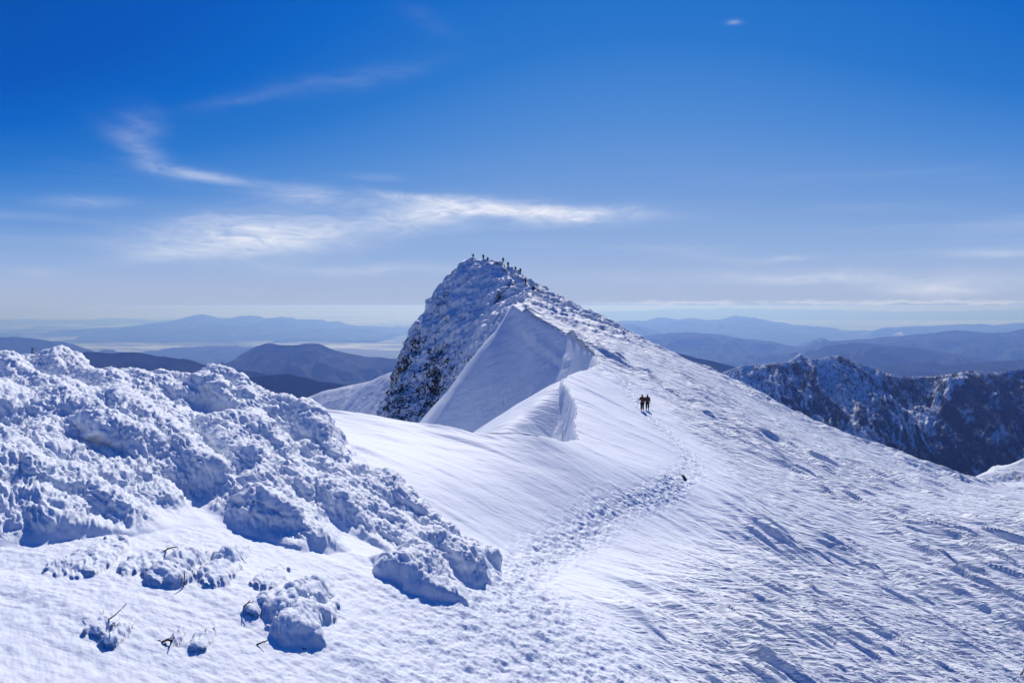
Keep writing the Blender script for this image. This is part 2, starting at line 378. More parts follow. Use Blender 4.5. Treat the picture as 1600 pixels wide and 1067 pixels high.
def height(x, y):
    zr = T_R(x, y)
    s_al = x * CA - y * SA; s_ac = x * SA + y * CA          # along / across the wind
    tr_d, _, _ = polyline_sd(x, y, TRAIL)
    near_w = sstep(-y, -22, -15)
    tr = np.exp(-(tr_d / (.95 + 3.2 * near_w)) ** 2)
    right = sstep(x - (tr_d * 0), -2 + .02 * y, 5 + .1 * y)
    _, sgt, _ = polyline_sd(x, y, TRAIL)
    rgt = np.where(sgt < 0, sstep(tr_d, .5, 7.0), 0) 
    far = sstep(y, 60, 110)
    rgt = np.clip(np.maximum(rgt, far), 0, 1)
    # sastrugi: wind-carved tongues with blunt lee ends
    wx = fbm2(x * .12, y * .12, 2, 40) * 1.2
    def tongues(sl, sw, seed):
        a = s_al / sl + wx * .15; b = s_ac / sw + wx
        n = perlin2(a, b, seed); f = a * 1.9 + .8 * perlin2(a * 1.3 + 9, b * .8, seed + 5)
        saw = f - np.floor(f)
        return np.clip(n + .25, 0, 1) * (.45 + .55 * saw * sstep(1 - saw, 0, .26 + .42 * sstep(y, 35, 75)))
    patch = sstep(fbm2(x * .05, y * .05, 3, 21), -.45, .5)
    f1 = sstep(-y, -150, -70); f2 = sstep(-y, -52, -28); f3 = sstep(-y, -45, -20)
    sas = 1.25 * tongues(30, 6.5, 11) * sstep(y, 40, 70) * patch + 1.3 * tongues(13, 2.2, 1) * patch + .75 * tongues(6.5, .9, 2) * (.4 + patch) * (.35 + .65 * f1) + .26 * tongues(3.6, .40, 3) * f2 + .07 * fbm2(s_al / 1.6, s_ac / .16, 2, 8) * f3
    mn = sas[(rgt > .5) & (y < 60)].mean(); mf = sas[(rgt > .5) & (y >= 100)].mean()
    sas = sas - (mn + (mf - mn) * far)
    big = fbm2(x * .045, y * .045, 3, 61) * .9
    z = zr + rgt * (sas * (1 + .25 * far) + big * .5)
    # smooth near field with a few faint wind lips
    l_al = x * .94 - y * .34; l_ac = x * .34 + y * .94
    lip = np.clip(perlin2(l_al / 7, l_ac / 1.1, 31) - .25, 0, 1)
    left = (1 - rgt)
    z += left * (1 - .5 * near_w) * (.07 * fbm2(l_al / 6, l_ac / 2.2, 3, 12) + .30 * lip + .010 * fbm2(l_al / 1.2, l_ac / .2, 2, 14))
    # trodden snow
    lump = fbm2(x / .34, y / .34, 4, 17, .62)
    st = np.clip(perlin2(x / .42, y / .42, 78) - .12, 0, .5)      # boot holes
    z += tr * (-.07 + .075 * (1 - .3 * near_w) * lump - .145 * st * (1 - .3 * near_w) + .05 * np.abs(perlin2(x / .8, y / .8, 77)))
    z += .02 * near_w * fbm2(x / .22, y / .22, 3, 19)
    # shrub bumps
    rime = np.zeros(x.shape, F32)
    for (bx, by, r, h) in BW:
        ey = np.where(y > by, (y - by) / 4.0, y - by)
        d = np.sqrt((x - bx) ** 2 + ey ** 2) / (r * 1.0)
        d = d + .30 * perlin2(x / (r * .9), y / (r * .9), int(r * 97) % 20) + .12 * perlin2(x / (r * .3), y / (r * .3), 3)
        k = np.clip(1 - d * d, 0, 1) ** .8; z += .36 * h * k; rime = np.maximum(rime, sstep(k, 0, .6))
    nz = (rgt * .9 + .1).astype(F32)
    # rime mound
    m = (y < 48) & (x < 3)
    xm, ym = x[m], y[m]
    wv = .55 * fbm2(xm * .55, ym * .55, 3, 51)
    sd = poly_sd(xm, ym, FOOT) + wv
    zm = T_M(xm, ym) + .35 * fbm2(xm * .35, ym * .35, 2, 53)
    lob = fbm2((xm * CA - ym * SA) / 5.5, (xm * SA + ym * CA) / 2.0, 2, 55)
    zm = zm + .6 * np.clip(lob, -.5, 1) * sstep(sd, 0, 1.5)
    zm = zm - 1.9 * np.clip(-sd, 0, 9) - .5 * np.exp(-np.clip(sd, 0, 9) / .5)
    zo = z[m]; sel = zm > zo
    z[m] = np.where(sel, zm, zo)
    mound_w = np.zeros(x.shape, F32); sel = sstep(zm - zo, -.02, .40); mound_w[m] = sstep(sd, -.6, .5) * sel
    rm = rime[m]; rime[m] = np.maximum(rm, sstep(sd, -.35, .1) * sel)
    nz[m] *= 1 - rime[m]
    tr[m] *= 1 - rime[m]
    # left side of the crest: cornice, bowl wall, peak face
    rock = np.zeros(x.shape, F32)
    m = (y > 30)
    xm, ym = x[m], y[m]
    sc_ = np.clip((ym - 30) / 60, .15, 1.6)
    wxx = xm + sc_ * .9 * fbm2(xm * .22 / sc_, ym * .16 / sc_, 2, 71); wyy = ym + sc_ * 1.0 * fbm2(xm * .22 / sc_ + 9, ym * .16 / sc_, 2, 72)
    wk = .4 + .6 * sstep(ym, 100, 130); wxx = xm + (wxx - xm) * wk; wyy = ym + (wyy - ym) * wk
    d, sg, t = polyline_sd(wxx, wyy, CREST)
    d_, sg_, t_u = polyline_sd(xm, ym, CREST); fw = sstep(d, .5, 7); d = d + (d_ - d) * fw; t = np.where(fw > .5, t_u, t) if False else t
    zc = ZC(t); slope = along(t, CR_SLOPE); drop = along(t, CR_DROP)
    HL = zc - drop * (1 - np.exp(-(d / along(t, CR_RAD)) ** 2)) - slope * np.sqrt(d * d + .0) * (1 - .8 * np.exp(-d / along(t, CR_RAD)))
    HL += sstep(d, 0, 6) * (.5 * fbm2(xm * .06, ym * .06, 3, 81) + .08 * sstep(ym, 60, 70) * fbm2(xm / 2.0, ym / 2.0, 3, 82) )
    # rib running down from the cornice
    rd, rs, rt = polyline_sd(xm, ym, RIB)
    zrib = along(rt, RIB[:, 2])
    rr = np.sqrt(rd * rd + 1.6) - 1.26
    HR = zrib - np.where(rs > 0, .95, .62) * rr + .08 * fbm2(xm / 3, ym / 3, 2, 84)
    HR = np.where((rt <= 0) & (rd > 2.5), -99, HR)
    HR = HR - 6 * sstep(-ym, -52, -43)
    HL = np.maximum(HL, HR)
    HL = np.maximum(HL, -60.)
    # peak face
    zf = T_F(xm, ym)
    sd2, ss2, st2 = polyline_sd(xm + .8 * fbm2(xm * .2, ym * .2, 2, 91), ym + .8 * fbm2(xm * .2 + 7, ym * .2, 2, 92), SIL)
    zs = along(st2, SIL[:, 2])
    out = (ss2 < 0)
    zl = np.where(out, zs - 2.4 * sd2, 1e6)
    zf = np.minimum(zf, zl)
    zf = np.minimum(zf, zc + .25 * d + .3)
    isF = (zf > HL)
    HLF = np.maximum(HL, zf)
    left_ = sg > 0
    z[m] = np.where(left_, HLF, z[m])
    nzz = nz[m]; nz[m] = np.where(left_, .22, nzz)
    tm = tr[m]; tr[m] = np.where(left_, 0, tm)
    rF = np.where(left_ & isF, 1., 0.)
    # rime on the summit ridge, right side too
    top = sstep(ym, 120, 165) * (.18 + .82 * sstep(-xm / np.maximum(ym, 1), -.30, -.10)) * (1 - left_) * sstep(-ym, -260, -230)
    rm = rime[m]; rime[m] = np.maximum(rm, np.maximum(rF, top * .9))
    # rock weight: strongest low on the left of the face
    pxv = xm / np.maximum(ym, 1) * FPX + CX; zz = z[m]
    low = sstep(-zz + 4 * fbm2(xm * .12, ym * .12, 2, 93), -5, 22)
    rkw = rF * np.clip(.10 + .82 * low * sstep(-xm, 3, 20), 0, 1) * sstep(ym, 150, 175)
    for (qx, qy, qr) in RSPOT: rkw = np.maximum(rkw, .6 * np.exp(-((xm - qx) ** 2 + (ym - qy) ** 2) / qr ** 2) * rF)
    rock[m] = rkw
    return z.astype(F32), rime, rock, nz, tr.astype(F32), mound_w
_cz = T_R(CREST[:, 0], CREST[:, 1])
def ZC(t):
    k = np.linspace(0, NCR - 1, 600)
    return np.interp(t, k, ZCV).astype(F32)
_k = np.linspace(0, NCR - 1, 600)
ZCV = T_R(np.interp(_k, np.arange(NCR), CREST[:, 0]), np.interp(_k, np.arange(NCR), CREST[:, 1]))

def rows(bands):
    out = []
    for (a, b, st) in bands:      # st: relative step if < 0.05 else metres
        st = st / Q
        y = a
        while y < b:
            out.append(y); y += y * st if st < .02 else st
    return np.array(out + [bands[-1][1]], dtype=np.float64)
ys = rows([(5, 11, .0045), (11, 33, .0023), (33, 39, .036), (39, 110, .0031), (110, 160, .0045), (160, 228, .25), (228, 300, .02 - 1e-9)])
nu = int(1250 * Q)
us = np.concatenate([np.linspace(-1.15, -.80, int(50 * Q)), np.linspace(-.795, .795, nu), np.linspace(.80, 1.15, int(50 * Q))])
X = (us[None, :] * ys[:, None]).astype(F32); Yg = np.repeat(ys[:, None], len(us), 1).astype(F32)
Zg, A_rime, A_rock, A_nz, A_tr, A_md = height(X, Yg)
GP = np.stack([X, Yg, Zg], -1)
def slide_track():
    """an old slide groove with a raised rim running down the shaded bowl wall"""
    L = []
    for px, py in ((808, 512), (814, 520), (826, 534), (845, 548), (866, 561), (886, 570)):
        a = P(px, py, 1.0); j = int(np.argmin(np.abs(us - a[0]))); c = GP[:, j]
        ok = (c[:, 1] > 66) & (c[:, 1] < 150) & (c[:, 2] >= a[2] * c[:, 1]); k = int(np.argmax(ok)); L.append((c[k, 0], c[k, 1], c[k, 2]))
    L = np.array(L); m = (GP[..., 1] > L[:, 1].min() - 4) & (GP[..., 1] < L[:, 1].max() + 4) & (GP[..., 0] > L[:, 0].min() - 4) & (GP[..., 0] < L[:, 0].max() + 4)
    x = GP[..., 0][m]; y = GP[..., 1][m]
    d, sg, t = polyline_sd(x + .25 * perlin2(x / 1.5, y / 1.5, 5), y, L); d = d * sg
    z = GP[..., 2][m]; w_ = sstep(t, .1, 1.0) * (1 + .5 * perlin2(x, y, 6)) * .9
    z += w_ * (.26 * np.exp(-((d - .3) / .32) ** 2) - .22 * np.exp(-((d + .36) / .32) ** 2))
    GP[..., 2][m] = z
slide_track()
def rime_displace(GP):
    flat = GP.reshape(-1, 3); rf = A_rime.ravel(); yf = flat[:, 1]
    N = normals(GP).reshape(-1, 3)
    # near rime: big lobes leaning towards the wind, then knobs, then crumbs
    m = (rf > .02) & (yf < 60)
    p = flat[m].copy(); n = N[m]; a = rf[m]
    wa = np.stack([p[:, 0] * CA - p[:, 1] * SA, p[:, 0] * SA + p[:, 1] * CA, p[:, 2]], -1)
    q = wa + .35 * np.stack([perlin3(p * .9, 1), perlin3(p * .9, 2), perlin3(p * .9, 3)], -1)
    mound = A_md.ravel()[m] * sstep(yf[m], 9, 14)
    def bil(q, sd_): return 1 - np.clip(np.abs(perlin3(q, sd_)) * 1.7, 0, 1)      # puffy lobes with sharp creases, inverted
    L1 = 1 - bil(q * np.array([.17, .38, .42]), 21) ** 1.2; L2 = 1 - bil(q * np.array([.55, 1.15, 1.2]), 22) ** 1.3
    d = (.40 * L1 * mound + .10 * L2 * (.3 + .7 * mound)) - .26 * mound
    p += n * (a * d)[:, None]
    p[:, 1] -= a * .55 * np.clip(d, -.2, 2) * mound
    p[:, 0] += a * .25 * np.clip(d, -.2, 2) * mound
    flat[m] = p
    G2_ = flat.reshape(GP.shape); N = normals(G2_).reshape(-1, 3)
    p = flat[m].copy(); n = N[m]
    wa = np.stack([p[:, 0] * CA - p[:, 1] * SA, p[:, 0] * SA + p[:, 1] * CA, p[:, 2]], -1)
    q = wa + .12 * np.stack([perlin3(p * 2.3, 4), perlin3(p * 2.3, 5), perlin3(p * 2.3, 6)], -1)
    cal = .25 + .75 * sstep(perlin3(wa * .45, 29), -.25, .35)
    d = .05 * worley3(q * np.array([1.7, 3.2, 3.4]), 3) * cal + .060 * worley3(q * np.array([3.6, 6.4, 6.4]), 4) * cal + .030 * worley3(q * np.array([9., 13., 13.]), 6) + .10 * perlin3(q * 1.3, 9) + .05 * perlin3(q * 4.0, 10)
    fe = 1 - 2 * np.abs(perlin3(q * np.array([.9, 4.5, 3.0]), 41)); fe2 = 1 - 2 * np.abs(perlin3(q * np.array([2.2, 10., 7.0]), 42))
    d = d + .085 * fe * (.4 + .6 * cal) + .05 * fe2 + .03 * perlin3(q * 9.0, 44) + .022 * perlin3(q * 17.0, 43)
    p += n * (a * (.45 + .55 * mound) * (d - .07))[:, None]
    flat[m] = p
    # far rime on the peak
    m = (rf > .02) & (yf >= 60)
    p = flat[m].copy(); n = N[m]; a = rf[m]
    q = p + .8 * np.stack([perlin3(p * .3, 1), perlin3(p * .3, 2), perlin3(p * .3, 3)], -1)
    d = 1.5 * (1 - np.abs(perlin3(q * np.array([.09, .16, .14]), 31)) * 1.6) + (.1 + .8 * sstep(perlin3(p * .07, 33), -.2, .5)) * worley3(q * np.array([.30, .62, .5]), 6) + .22 * worley3(q * np.array([.8, 1.5, 1.3]), 7) + .5 * (1 - 2 * np.abs(perlin3(q * np.array([.5, .5, .22]), 35))) + .35 * perlin3(q * .8, 34) + .2 * perlin3(q * 1.9, 36) - 1.3
    p += n * (a * d)[:, None]
    p[:, 1] -= a * .3 * np.clip(d, 0, 3)
    flat[m] = p
    return flat.reshape(GP.shape)
GP = rime_displace(GP)
ground = grid_mesh('snow_slope', GP, M_SNOW, {'rime': A_rime, 'rock': A_rock, 'sastrugi': A_nz, 'trail': A_tr})
def pick(px, py, lo=0.0, hi=1e9):
    """ground point seen at a pixel, found on the built surface"""
    a = P(px, py, 1.0); j = int(np.argmin(np.abs(us - a[0])))
    col = GP[:, j]; ok = (col[:, 1] > lo) & (col[:, 1] < hi) & (col[:, 2] >= a[2] * col[:, 1])
    k = int(np.argmax(ok))
    if not ok[k]: k = int(np.argmin(np.where((col[:, 1] > lo) & (col[:, 1] < hi), a[2] * col[:, 1] - col[:, 2], 1e9)))
    return Vector((float(a[0] * col[k, 1]), float(col[k, 1]), float(col[k, 2])))
# ---------------------------------------------------------------- far mountains, plain, air
BASE = -1450.0
def far_material(name, forest, snow, lo, hi, sc1, sc2, speck=0.0, crest=0.0):
    m, t, b = material(name)
    g = t.new('ShaderNodeNewGeometry'); pos = g.outputs['Position']
    nz = t.new('ShaderNodeSeparateXYZ'); t.l.new(g.outputs['True Normal'], nz.inputs[0])
    a = t.noise(t.mapping(pos, scale=(1, 1, .45)), sc1, 5, .62)
    c = t.noise(pos, sc2, 4, .7)
    at = t.new('ShaderNodeAttribute'); at.attribute_name = 'open'
    k = t.m('ADD', t.m('MULTIPLY', a, .6), t.m('MULTIPLY', c, .4))
    k = t.m('ADD', k, t.m('MULTIPLY', at.outputs['Fac'], crest))
    s = t.ramp(k, lo, hi)
    if speck:
        vo = t.new('ShaderNodeTexVoronoi'); vo.inputs['Scale'].default_value = speck
        t.l.new(t.mapping(pos, scale=(1, 1, .45)), vo.inputs['Vector'])
        s = t.m('MULTIPLY', s, t.ramp(vo.outputs['Distance'], .28, .52, .35, 1))
    t.l.new(t.mix(s, forest, snow), b.inputs['Base Color'])
    b.inputs['Roughness'].default_value = .9; b.inputs['Specular IOR Level'].default_value = .05
    return m
FOREST = (.010, .017, .030)
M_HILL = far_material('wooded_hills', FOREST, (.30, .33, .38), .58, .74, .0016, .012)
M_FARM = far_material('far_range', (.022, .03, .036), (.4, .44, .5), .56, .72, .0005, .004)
M_DARK = far_material('steep_forest_mountain', (.008, .012, .022), (.66, .70, .76), .50, .61, .012, .05, .085, .62)

def mountain(name, crest, wid, amp, fs, mat, seed, nx=420, ny=150, label=None, base=BASE, p=1.25, back=.6):
    C = PS([(a, b, c * 1000.) for a, b, c in crest])
    x0, x1 = C[0, 0], C[-1, 0]
    xs = np.linspace(x0, x1, nx); zc = np.interp(xs, C[:, 0], C[:, 2]); yc = np.interp(xs, C[:, 0], C[:, 1])
    # soften the polyline's corners, then roughen
    kk = np.hanning(9); kk /= kk.sum(); zc = np.convolve(np.pad(zc, 4, 'edge'), kk, 'valid')
    pxs = xs / yc * FPX
    dist = yc.mean()
    zc = zc + dist * .0013 * fbm2(xs / dist * 34, xs * 0 + seed, 5, seed, .58)
    tt = np.concatenate([-np.linspace(1, 0, ny)[:-1] ** 1.3, np.linspace(0, back, ny // 3)])   # <0 towards us
    X = np.repeat(xs[None], len(tt), 0); T = np.repeat(tt[:, None], nx, 1)
    Yw = yc[None] + T * wid
    prof = 1 - np.abs(T) ** (1 / p) if False else 1 - np.abs(T) ** .85
    r = ridge2(X / fs + .5 * fbm2(X / fs, Yw / fs, 2, seed + 3), Yw / (fs * 1.9), 6, seed)
    env = np.clip(np.abs(T) * 5, 0, 1) * (.35 + .65 * np.clip(1.2 - np.abs(T), 0, 1))
    Z = base + (zc[None] - base) * prof + (r - .55) * amp * env
    drop = 1 - sstep(np.minimum(np.arange(nx), np.arange(nx)[::-1]) / 12., 0, 1)
    Z -= drop[None] * np.abs(T) * 0
    op = np.clip(r, 0, 1) * 0 + np.exp(-np.abs(T) * 14)
    o = grid_mesh(name, np.stack([X, Yw, Z], -1), mat, {'open': op.astype(F32)})
    if label: o['label'] = label
    return o
HW = 1
mountain('mountain', [(-700,560,9),(100,620,9),(300,600,9),(340,577,9),(380,552,9),(400,541,9),(420,536,9),(450,539,9),(500,537,9),(520,546,9),(560,556,9),(640,563,9),(700,575,9),(800,600,9)], 3600, 420, 900, M_HILL, 3, 500, 200)
mountain('hill', [(-500,575,6),(-50,570,6),(60,562,6),(135,549,6),(170,552,6),(210,550,6),(250,557,6),(290,561,6),(330,573,6),(400,580,6),(440,592,6),(520,607,6),(620,625,6),(760,640,6)], 2600, 330, 520, M_HILL, 5, 500, 200)
mountain('hill', [(250,640,4.6),(330,612,4.6),(400,588,4.6),(450,584,4.6),(500,596,4.6),(560,603,4.6),(640,608,4.6),(760,640,4.6)], 1800, 260, 420, M_HILL, 9, 300, 160)
mountain('hill', [(-500,530,13),(-100,526,13),(0,528,13),(30,526,13),(70,532,13),(110,546,13),(160,562,13),(260,572,13)], 4500, 420, 1200, M_HILL, 12, 300, 120)
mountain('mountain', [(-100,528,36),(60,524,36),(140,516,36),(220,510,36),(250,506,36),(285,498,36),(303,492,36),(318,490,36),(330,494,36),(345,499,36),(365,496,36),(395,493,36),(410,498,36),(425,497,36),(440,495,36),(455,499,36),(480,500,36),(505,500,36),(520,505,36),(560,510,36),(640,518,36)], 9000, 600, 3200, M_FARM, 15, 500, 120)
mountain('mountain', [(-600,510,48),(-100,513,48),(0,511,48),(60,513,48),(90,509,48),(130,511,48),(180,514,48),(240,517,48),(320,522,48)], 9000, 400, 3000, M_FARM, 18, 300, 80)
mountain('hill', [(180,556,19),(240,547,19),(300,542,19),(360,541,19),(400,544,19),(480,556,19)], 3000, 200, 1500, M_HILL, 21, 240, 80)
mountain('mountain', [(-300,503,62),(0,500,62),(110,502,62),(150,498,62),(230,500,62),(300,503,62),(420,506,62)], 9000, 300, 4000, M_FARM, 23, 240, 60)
# right side
mountain('hill', [(900,520,5.2),(980,530,5.2),(1015,541,5.2),(1050,549,5.2),(1100,562,5.2),(1150,573,5.2),(1200,588,5.2),(1300,620,5.2)], 2200, 260, 500, M_HILL, 25, 300, 160)
mountain('hill', [(1200,600,8),(1320,580,8),(1370,573,8),(1400,569,8),(1440,566,8),(1480,571,8),(1520,568,8),(1560,565,8),(1600,562,8),(1750,556,8),(2100,575,8)], 3200, 360, 700, M_HILL, 27, 420, 150)
mountain('hill', [(1120,590,10.5),(1200,575,10.5),(1250,560,10.5),(1290,541,10.5),(1330,536,10.5),(1370,538,10.5),(1420,543,10.5),(1480,551,10.5),(1600,570,10.5)], 3600, 420, 900, M_HILL, 29, 420, 150)
mountain('mountain', [(1150,560,14.5),(1240,546,14.5),(1300,534,14.5),(1330,531,14.5),(1400,526,14.5),(1450,521,14.5),(1490,516,14.5),(1530,519,14.5),(1570,521,14.5),(1600,514,14.5),(1700,511,14.5),(2100,530,14.5)], 5000, 520, 1300, M_HILL, 31, 500, 150)
mountain('mountain', [(860,520,16.5),(960,521,16.5),(990,525,16.5),(1040,521,16.5),(1075,519,16.5),(1130,523,16.5),(1160,530,16.5),(1210,533,16.5),(1260,548,16.5),(1340,562,16.5)], 5200, 520, 1300, M_HILL, 33, 420, 150)
mountain('hill', [(1235,550,20),(1255,541,20),(1270,531,20),(1285,528,20),(1300,533,20),(1325,541,20),(1350,550,20)], 2500, 150, 900, M_HILL, 35, 120, 60)
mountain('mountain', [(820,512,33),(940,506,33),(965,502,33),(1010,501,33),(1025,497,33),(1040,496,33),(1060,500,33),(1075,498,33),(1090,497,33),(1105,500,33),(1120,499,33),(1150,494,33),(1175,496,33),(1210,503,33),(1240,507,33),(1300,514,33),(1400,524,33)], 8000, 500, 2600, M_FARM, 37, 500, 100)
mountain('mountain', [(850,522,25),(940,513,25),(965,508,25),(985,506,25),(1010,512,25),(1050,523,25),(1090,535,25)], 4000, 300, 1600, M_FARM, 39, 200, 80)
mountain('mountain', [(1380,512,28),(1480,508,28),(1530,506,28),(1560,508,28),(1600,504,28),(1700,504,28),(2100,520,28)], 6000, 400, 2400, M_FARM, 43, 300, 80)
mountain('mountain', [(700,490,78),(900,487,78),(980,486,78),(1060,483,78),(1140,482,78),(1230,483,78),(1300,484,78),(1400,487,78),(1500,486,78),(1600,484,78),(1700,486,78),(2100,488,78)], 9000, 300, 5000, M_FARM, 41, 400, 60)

# the steep dark mountain across the valley, built from its ridge and spur lines
def K(*l): return PS([(a, b, c) for a, b, c in l])
def dark_mountain():
    lines = [K((980,660,2700),(1060,605,2600),(1110,588,2550),(1160,571,2500),(1215,567,2480),(1262,563,2480),(1310,555,2450),(1345,568,2450),(1400,588,2450),(1450,588,2500),(1490,584,2450),(1515,579,2400),(1560,582,2400),(1600,574,2400),(1700,566,2400),(1900,590,2400)),
             K((1200,572,2820),(1228,566,2820),(1250,551,2820),(1275,565,2820),(1320,580,2820)),
             K((1310,555,2450),(1332,590,2390),(1352,640,2290),(1352,700,2170),(1335,770,2050),(1320,860,1900)),
             K((1310,555,2450),(1345,575,2400),(1385,603,2340),(1420,633,2270),(1446,662,2200),(1478,722,2100),(1500,790,1980)),
             K((1515,579,2400),(1480,605,2330),(1447,634,2280)),
             K((1215,567,2480),(1235,610,2390),(1243,670,2270),(1240,740,2150)),
             K((1160,571,2500),(1182,620,2400),(1190,680,2280)),
             K((1270,563,2480),(1288,610,2370),(1290,680,2230),(1280,760,2080)),
             K((1110,588,2550),(1120,620,2450),(1110,680,2330)),
             K((1600,574,2400),(1625,650,2260),(1640,760,2080)),
             K((1515,579,2400),(1545,640,2290),(1570,730,2120),(1580,800,2000)),
             K((1700,566,2400),(1750,680,2200),(1770,800,2000))]
    nx, ny = int(900 * Q), int(620 * Q)
    xs = np.linspace(380, 2500, nx); yy = np.concatenate([np.linspace(1650, 2560, int(ny * .85)), np.linspace(2570, 3400, ny - int(ny * .85))])
    X, Y = np.meshgrid(xs, yy); X = X.astype(F32); Y = Y.astype(F32)
    wx = X + 24 * fbm2(X / 140, Y / 140, 3, 101); wy = Y + 24 * fbm2(X / 140 + 9, Y / 140, 3, 102)
    Z = np.full(X.shape, -1e4, F32); crest = np.zeros(X.shape, F32)
    dc0, _, _ = polyline_sd(X, Y, lines[0])
    for i, L in enumerate(lines):
        w_ = .12 if i < 2 else 1.0
        qx = X + (wx - X) * w_; qy = Y + (wy - Y) * w_
        d, s, t = polyline_sd(qx, qy, L)
        z = along(t, L[:, 2])
        sl = .72 if i not in (1,) else .9
        if i == 3: sl = np.where(s > 0, .62, .95)
        if i == 2: sl = np.where(s > 0, .8, .9)
        if i > 1: z = z - 16 * np.exp(-dc0 / 45)
        zz = z - sl * d * (1 - .00012 * d)
        up = zz > Z
        Z = np.where(up, zz, Z); crest = np.where(up, np.exp(-(d / (13 + 9 * fbm2(X / 60, Y / 60, 2, 105))) ** 2) * (1.15 if i else .35), crest)
    g = ridge2(wx / 85 + Y / 900, wy / 460, 5, 107)
    d0, s0, _ = polyline_sd(X, Y, lines[0]); d1, _, _ = polyline_sd(X, Y, lines[1])
    e = np.clip(np.minimum(d0, d1) / 90, 0, 1) * np.where(s0 > 0, .15, 1)
    Z += e * ((g - .5) * 78 + 8 * ridge2(X / 24, Y / 50, 3, 109)) + 1.0 * fbm2(X / 9, Y / 9, 2, 110)
    gully = np.clip(.5 - g, 0, 1) * 2
    stk = sstep(ridge2(wx / 20 + .3 * fbm2(X / 50, Y / 50, 2, 120), wy / 110, 3, 121), .45, .85) * sstep(fbm2(X / 120, Y / 120, 2, 122), -.5, .3)
    ope = .62 * stk * sstep(1500 - X, 0, 420) + crest * (.25 + .75 * sstep(fbm2(X / 45, Y / 45, 3, 111), -.5, .5)) + .42 * gully * sstep(1500 - X, 0, 500) 
    grid_mesh('mountain', np.stack([X, Y, Z], -1), M_DARK, {'open': np.clip(ope, 0, 1).astype(F32)})
    return X, Y, Z, ope
DMX, DMY, DMZ, DMO = dark_mountain()

def forest():
    """bare winter trees standing on the dark mountain, one mass"""
    r = np.random.RandomState(5); n = int(34000)
    ny, nx = DMX.shape
    i = r.randint(0, int(ny * .84), n); j = r.randint(0, nx - 1, n)
    keep = (DMO[i, j] < .22 + .3 * r.rand(n)) & (DMX[i, j] / DMY[i, j] > .27) & (DMX[i, j] / DMY[i, j] < .95)
    i, j = i[keep], j[keep]; n = len(i)
    x = DMX[i, j] + r.uniform(-1.2, 1.2, n); y = DMY[i, j] + r.uniform(-.8, .8, n); z = DMZ[i, j] - 1.5
    h = r.uniform(4, 9, n); wd = h * r.uniform(.10, .24, n); th = r.uniform(0, math.pi, n)
    V = []
    for k in range(3):
        a = th + k * 2.0944; V.append(np.stack([x + np.cos(a) * wd, y + np.sin(a) * wd, z + h * .42], -1))
    V.append(np.stack([x, y, z], -1)); V.append(np.stack([x + wd * .2, y, z + h], -1))
    V = np.stack(V, 1).reshape(-1, 3).astype(F32)
    b = (np.arange(n) * 5)[:, None, None]
    T = np.array([[0, 1, 4], [1, 2, 4], [2, 0, 4], [1, 0, 3], [2, 1, 3], [0, 2, 3]])[None] + b
    T = T.reshape(-1, 3).astype(np.int32)
    me = bpy.data.meshes.new('forest'); me.vertices.add(len(V)); me.vertices.foreach_set('co', V.ravel())
    me.loops.add(T.size); me.loops.foreach_set('vertex_index', T.ravel()); me.polygons.add(len(T))
    me.polygons.foreach_set('loop_start', np.arange(0, T.size, 3, dtype=np.int32)); me.update()
    m, t, bb = material('bare_twigs')
    gg = t.new('ShaderNodeNewGeometry')
    t.l.new(t.mix(t.noise(gg.outputs['Position'], .06, 3), (.018, .018, .022), (.06, .05, .05)), bb.inputs['Base Color'])
    bb.inputs['Roughness'].default_value = .9
    me.materials.append(m); o = bpy.data.objects.new('forest', me); COL.objects.link(o)
    tag(o, 'dark bare winter forest covering the steep mountain across the valley', 'forest', kind='stuff')
forest()

# small snowy ridge past the right end of the slope, and the spur below the peak's cliff
def ridge_strip(name, crest, front, amp, fs, seed, mat=M_SNOW, rockw=0.0, nx=420, ny=200, back=.8, steep=.6, curve=0.0, side=0.0):
    C = PS(crest); xs = np.linspace(C[0, 0], C[-1, 0], int(nx)); zc = np.interp(xs, C[:, 0], C[:, 2]); yc = np.interp(xs, C[:, 0], C[:, 1])
    kk = np.hanning(13); kk /= kk.sum(); zc = np.convolve(np.pad(zc, 6, 'edge'), kk, 'valid')
    tt = np.concatenate([-np.linspace(front, 0, ny)[:-1], np.linspace(0, front * .6, ny // 3)])
    X = np.repeat(xs[None], len(tt), 0).astype(F32); T = np.repeat(tt[:, None], len(xs), 1).astype(F32)
    X = X + side * T
    Yw = yc[None] + T; dd = np.abs(T)
    sl = np.where(T < 0, steep, back)
    rd = np.sqrt(dd * dd + 4) - 2
    Z = zc[None] - sl * rd - curve * dd * dd
    e = np.clip(dd / 6, .15, 1)
    Z = Z + e * (amp * fbm2(X / fs, Yw / (fs * 1.6), 5, seed) + amp * .5 * ridge2(X / (fs * .6), Yw / fs, 3, seed + 4))
    n = fbm2(X / 9, Yw / 9, 3, seed + 9)
    rk = np.clip(rockw * np.exp(-((dd - 6) / 9) ** 2), 0, 1) * sstep(n, -.3, .4)
    o = grid_mesh(name, np.stack([X, Yw, Z], -1), mat, {'rime': np.zeros(X.shape) + .2, 'rock': rk, 'sastrugi': np.full(X.shape, .5), 'trail': np.zeros(X.shape)})
    return o
ridge_strip('snow_ridge', [(1440,800,330),(1490,760,330),(1516,748,330),(1545,738,330),(1572,729,330),(1590,721,330),(1600,716,330),(1640,700,330),(1750,690,330),(1900,720,330)], 60, 2.2, 14, 201, rockw=.8, steep=.42)
ridge_strip('snow_spur', [(380,650,420),(440,634,400),(470,626,390),(505,611,380),(530,606,375),(553,601,370),(590,593,360),(640,585,350),(700,580,340)], 80, 1.2, 22, 211, steep=.45, back=1.2)
